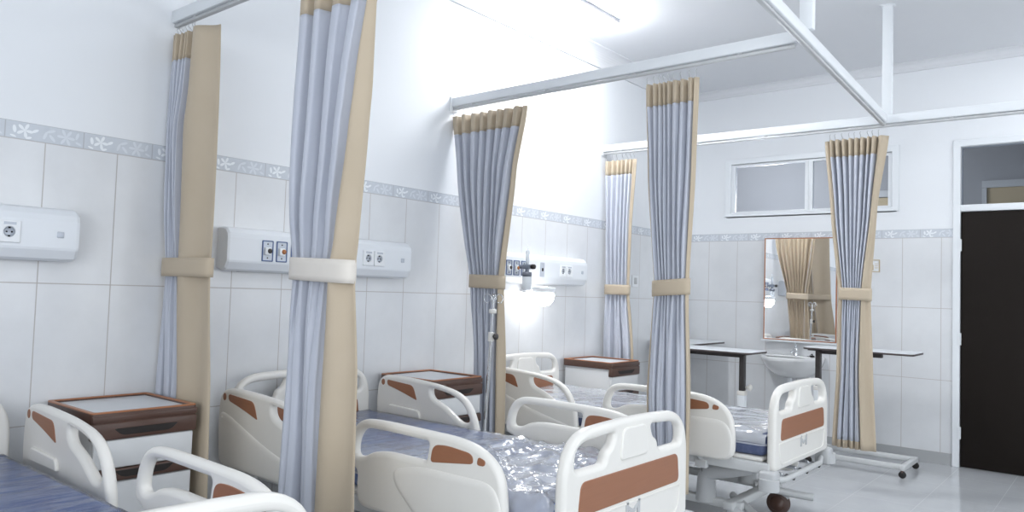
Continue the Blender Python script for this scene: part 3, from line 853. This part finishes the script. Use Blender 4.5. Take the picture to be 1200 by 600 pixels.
# ------------------------------------------------------------------ drip pole
t = thing('drip_pole', 'steel drip pole with hooks standing in front of the flared curtain', 'drip stand', (.475, 3.745, 0))
lean = (.548-.507)/(1.305-.491)
px = lambda z: .02+lean*(z-.49)*.9
base = MB()
for k in range(5):
    a = 2*PI*k/5+.3; base.tube([(0, 0, .085), (.05*math.cos(a), .05*math.sin(a), .08), (.10*math.cos(a), .06*math.sin(a), .05)], [.016, .014, .012], 10)
base.cyl((0, 0, .06), (0, 0, .12), .022, 14)
base.build('stand_base', M['steel_paint'], t)
for k in range(5):
    a = 2*PI*k/5+.3
    MB().lathe([(.006, -.01), (.02, -.01), (.0215, -.005), (.0215, .005), (.02, .01), (.006, .01)], (.10*math.cos(a), .06*math.sin(a), .0215), 14, 'y').build('castor', M['black'], t)
MB().cyl((0, 0, .11), (px(1.06), 0, 1.06), .0115, 14).build('lower_pole', M['chrome'], t)
MB().cyl((px(1.04), 0, 1.04), (px(1.27), 0, 1.27), .0075, 12).build('upper_pole', M['chrome'], t)
MB().cyl((px(1.015), 0, 1.015), (px(1.07), 0, 1.07), .019, 16).build('clamp_sleeve', M['plastic'], t)
MB().lathe([(0, 0), (.006, 0), (.006, .012), (.018, .014), (.021, .022), (.018, .03), (0, .032)], (px(1.045)+.016, 0, 1.045), 14, 'x').build('clamp_knob', M['dark_metal'], t)
MB().lathe([(.012, -.014), (.024, -.012), (.024, .012), (.012, .014)], (px(1.2), 0, 1.2), 16).build('collar', M['plastic'], t)
for s_ in (-1, 1):
    for q in (-1, 1):
        x0 = px(1.26)
        MB().tube([(x0, 0, 1.255), (x0+s_*.006, q*.006, 1.285), (x0+s_*.025, q*.02, 1.308), (x0+s_*.042, q*.03, 1.30), (x0+s_*.050, q*.034, 1.275), (x0+s_*.038, q*.028, 1.252), (x0+s_*.02, q*.018, 1.256)], .0032, 8).build('bag_hook', M['chrome'], t)

# ------------------------------------------------------------------ overbed tables
def make_table(label, loc, rz, zt, flip=1, Ln=.80, W=.40, cx=.35):
    """top centred on origin, long side along x, column near one end"""
    t = thing('overbed_table', label, 'overbed table', loc, rz, 'overbed tables')
    MB().plate(rrect(-Ln/2, Ln/2, -W/2, W/2, .05), [], zt-.020, zt-.005, .004, XY, 2).build('edge_band', M['table_edge'], t)
    MB().plate(rrect(-Ln/2+.004, Ln/2-.004, -W/2+.004, W/2-.004, .05), [], zt-.012, zt, .003, XY, 2).build('tabletop', M['table_top'], t)
    c = cx*flip
    b_ = MB(); b_.box(min(c, c-flip*.5), max(c, c-flip*.5), -.025, .025, zt-.06, zt-.024, .004)
    b_.box(c-.06, c+.06, -.10, .10, zt-.034, zt-.024)
    b_.build('support_bracket', M['dark_metal'], t)
    MB().box(c-.02, c+.02, -.028, .028, .36, zt-.026, .005).build('column', M['dark_metal'], t)
    MB().box(c-.03, c+.03, -.038, .038, .09, zt-.36, .008).build('outer_column', M['white'], t)
    k = MB(); k.lathe([(0, 0), (.012, 0), (.012, .02), (.026, .024), (.028, .04), (.022, .048), (0, .05)], (c+flip*.03, 0, zt-.30), 18, 'x') if flip > 0 else k.lathe([(0, 0), (.012, 0), (.012, -.02), (.026, -.024), (.028, -.04), (.022, -.048), (0, -.05)], (c-.03, 0, zt-.30), 18, 'x')
    k.box(c-.032, c+.032, -.04, .04, zt-.37, zt-.33, .008)
    k.build('height_knob', M['plastic'], t)
    f_ = MB(); e = c-flip*.70
    for y in (-.20, .20): f_.box(min(c, e), max(c, e), y-.02, y+.02, .058, .098, .008)
    f_.box(c-.025, c+.025, -.22, .22, .056, .10, .008)
    f_.box(e-.02, e+.02, -.24, .24, .056, .096, .008)
    f_.build('base', M['steel_paint'], t)
    for x in (c, e):
        for y in (-.225, .225):
            q = MB().lathe([(.008, -.011), (.024, -.011), (.0265, -.006), (.0265, .006), (.024, .011), (.008, .011)], (x, y, .0268), 18, 'y').build('castor', M['black'], t)
            MB().cyl((x, y, .04), (x, y, .062), .012, 10).build('stem', M['trim'], q)
    return t
make_table('overbed table left of the sink, long side to the camera, dark column at right', (.84, 6.27, 0), 0, .90, 1, .80, .40, .26)
make_table('overbed table half hidden between the corner curtain and the next curtain', (.275, 6.95, 0), PI/2, .90, -1, .80, .42, .33)
make_table('overbed table right of the sink, its castor base showing beside the curtain', (1.88, 6.83, 0), 0, .945, -1, .84, .40, .345)

# ------------------------------------------------------------------ sink and mirror
t = thing('wash_basin', 'white ceramic wash basin on the back wall below the mirror', 'wash basin', (1.135, L, .605))
def basin():
    mb = MB(); seg = 40
    def ring(hw, dp, z, inset=0):
        pts = []
        for k in range(seg+1):
            a = PI+PI*k/seg           # front half ellipse, from the left wall point to the right
            pts.append((hw*math.cos(a), dp*math.sin(a)-inset, z))
        return pts
    outer = [(.06, .09, .0), (.12, .16, .008), (.175, .24, .032), (.222, .32, .072), (.257, .38, .12), (.278, .42, .17), (.285, .432, .20)]
    inner = [(.272, .418, .205), (.255, .39, .198), (.22, .33, .15), (.14, .22, .10), (.05, .10, .085)]
    rows = [ring(*o) for o in outer]+[ring(a, b_, z, .0) for (a, b_, z) in inner]
    vs = []; n = seg+1
    for i, r in enumerate(rows):
        for p in r:
            y = p[1]
            if i >= len(outer): y = min(y, -.09) if i > len(outer)+0 else min(y, -.004)
            vs.append((p[0], y-.001, p[2]))
    fs = []
    for i in range(len(rows)-1):
        for k in range(n-1): fs.append((i*n+k, i*n+k+1, (i+1)*n+k+1, (i+1)*n+k))
    # back deck and closing faces
    for i in range(len(rows)-1): fs.append((i*n, (i+1)*n, (i+1)*n+n-1, i*n+n-1))
    fs.append(tuple(range(n))); fs.append(tuple((len(rows)-1)*n+k for k in range(n)))
    return mb.add(vs, fs, True)
bo = basin(); bo.build('bowl', M['ceramic'], t)
MB().box(-.24, .24, -.10, -.002, .19, .207, .006).build('tap_deck', M['ceramic'], t)
tp = MB(); tp.cyl((0.03, -.06, .205), (.03, -.06, .255), .022, 16, .018); tp.tube([(.03, -.06, .24), (.03, -.10, .262), (.03, -.165, .25), (.03, -.17, .235)], [.016, .014, .012, .011], 12)
tp.tube([(.03, -.058, .25), (.03, -.05, .285), (.035, -.07, .315), (.04, -.10, .325)], [.018, .015, .009, .006], 12)
tp.build('tap', M['chrome'], t)
MB().lathe([(.0, .085), (.022, .085), (.024, .09), (.02, .093), (0, .093)], (0, -.16, 0), 18).build('drain', M['chrome'], t)
MB().tube([(0, -.12, .01), (0, -.12, -.10), (0, -.10, -.14), (0, -.05, -.15), (0, -.0, -.14)], .02, 12).build('waste_pipe', M['white'], t)
pl = thing('basin_plug', 'small black plug lying on the right rim of the wash basin', 'plug', (1.325, L-.09, .8125))
q = MB(); q.lathe([(.02, 0), (.022, .005), (.018, .014), (.006, .016), (.005, .03), (0, .03)], (0, 0, 0), 16); q.build('stopper', M['black'], pl)
MB().tube([(.0, 0, .03), (-.015, .006, .022), (-.03, .01, .004), (-.05, .015, .004)], .0025, 6).build('chain', M['black'], pl)
t = thing('mirror', 'frameless wall mirror above the wash basin, reflecting a curtain', 'mirror', (1.18, L-.02, .955), math.radians(2.9))
MB().box(-.325, .325, -.006, -.001, .0, .955).build('mirror_glass', M['mirror'], t)
MB().plate([(-.332, -.005), (.332, -.005), (.332, .962), (-.332, .962)], [[(-.322, .004), (.322, .004), (.322, .953), (-.322, .953)]], -.009, .006, .001, XZ, 1).build('mirror_rim', M['edge'], t)
MB().box(-.34, .34, -.055, .004, -.022, -.007, .003).build('ledge', M['white'], t)
for x in (-.2, .2): MB().box(x-.02, x+.02, -.0, .012, .1, .8).build('backing_batten', M['cab'], t)

# ------------------------------------------------------------------ small wall fittings
for i, (y, z, lab) in enumerate(((6.22, 1.525, 'left one of two small switch plates on the left wall past the corner curtain'), (6.375, 1.46, 'right, lower one of two small switch plates on the left wall past the corner curtain'))):
    t = thing('switch_plate', lab, 'switch', (0, y, z), 0, 'switch plates')
    MB().plate(rrect(-.055, .055, -.055, .055, .008), [], 0, .010, .003, YZ, 2).build('plate', M['socket'], t)
    MB().box(.008, .014, -.025, .025, -.03, .03, .003).build('rocker', M['plastic_grey'], t)
t = thing('wall_sign', 'small beige framed sign on the back wall right of the mirror', 'sign', (1.80, L, 1.655), 0)
MB().plate([(-.07, -.055), (.07, -.055), (.07, .055), (-.07, .055)], [[(-.063, -.048), (.063, -.048), (.063, .048), (-.063, .048)]], -.012, 0, .001, XZ, 1).build('frame', M['corridor_tan'], t)
MB().box(-.066, .066, -.006, -.0005, -.05, .05).build('card', M['socket'], t)
g = MB(); g.plate(rpoly([(-.045, -.04, .01), (.02, -.04, .01), (.02, .012, .015), (-.005, .025, .01), (-.03, .012, .012)], 4), [rrect(-.035, -.025, -.02, .0, .003), rrect(-.006, .004, -.015, -.005, .003)], -.0085, -.005, .0005, XZ, 1)
g.box(.03, .055, -.008, -.005, .015, .02); g.box(.03, .055, -.008, -.005, -.002, .003); g.box(.03, .055, -.008, -.005, -.02, -.015)
g.build('pictogram', M['corridor_tan'], t)

# ------------------------------------------------------------------ light
def area(name, loc, rot, sx, sy, power, col=(1, 1, 1), spread=PI):
    l = bpy.data.lights.new(name, 'AREA'); l.shape = 'RECTANGLE'; l.size = sx; l.size_y = sy
    l.energy = power; l.color = col; l.spread = spread
    o = bpy.data.objects.new(name, l); COL.objects.link(o); o.location = loc; o.rotation_euler = rot
    return o
day = (.96, .985, 1.0); LW, LF, LC = 22, 34, .26
for (y0, y1) in RW: area('daylight', (RX-.02, (y0+y1)/2, 1.7), (0, PI/2, 0), 1.6, y1-y0, LW, day)
for (x0, x1) in FW: area('daylight', ((x0+x1)/2, BY+.02, 1.7), (-PI/2, 0, PI), x1-x0, 1.6, LF, day)
for (x, y, p) in ((2.6, .6, 20), (2.7, 2.7, 24), (3.6, 4.6, 34), (3.6, 1.5, 34), (3.4, 6.4, 34)):  # unseen fill lamps added under the ceiling to even out the brightness
    l = bpy.data.lights.new('ceiling_fill', 'AREA'); l.shape = 'RECTANGLE'; l.size = .15; l.size_y = 1.2; l.energy = p*LC; l.color = (.96, .985, 1)
    o = bpy.data.objects.new('ceiling_fill', l); COL.objects.link(o); o.location = (x, y, CH-.03)
l = bpy.data.lights.new('corridor_light', 'POINT'); l.energy = 46; l.shadow_soft_size = .2
o = bpy.data.objects.new('corridor_light', l); COL.objects.link(o); o.location = (.4, 8.3, 2.6)
wd = bpy.data.worlds.new('world'); sc.world = wd; wd.use_nodes = True
wd.node_tree.nodes['Background'].inputs[0].default_value = (.85, .93, 1, 1); wd.node_tree.nodes['Background'].inputs[1].default_value = 1.0

# ------------------------------------------------------------------ camera
yaw, pitch, roll = math.radians(39.3311), math.radians(2.65216), math.radians(1.83502)
fw = Vector((-math.sin(yaw)*math.cos(pitch), math.cos(yaw)*math.cos(pitch), math.sin(pitch)))
rt = Vector((math.cos(yaw), math.sin(yaw), 0)); up = rt.cross(fw)
r2 = rt*math.cos(roll)+up*math.sin(roll); u2 = -rt*math.sin(roll)+up*math.cos(roll)
cd = bpy.data.cameras.new('camera'); cd.sensor_fit = 'HORIZONTAL'; cd.sensor_width = 36; cd.lens = 889.06/1200*36
cd.clip_start = .05
cam = bpy.data.objects.new('camera', cd); COL.objects.link(cam)
cam.matrix_world = Matrix(((r2.x, u2.x, -fw.x, 3.5998), (r2.y, u2.y, -fw.y, .16603), (r2.z, u2.z, -fw.z, 1.32842), (0, 0, 0, 1)))
sc.camera = cam
sc.view_settings.view_transform = 'Standard'; sc.view_settings.look = 'None'
sc.view_settings.gamma = 1; sc.view_settings.exposure = 0; sc.view_settings.use_curve_mapping = False
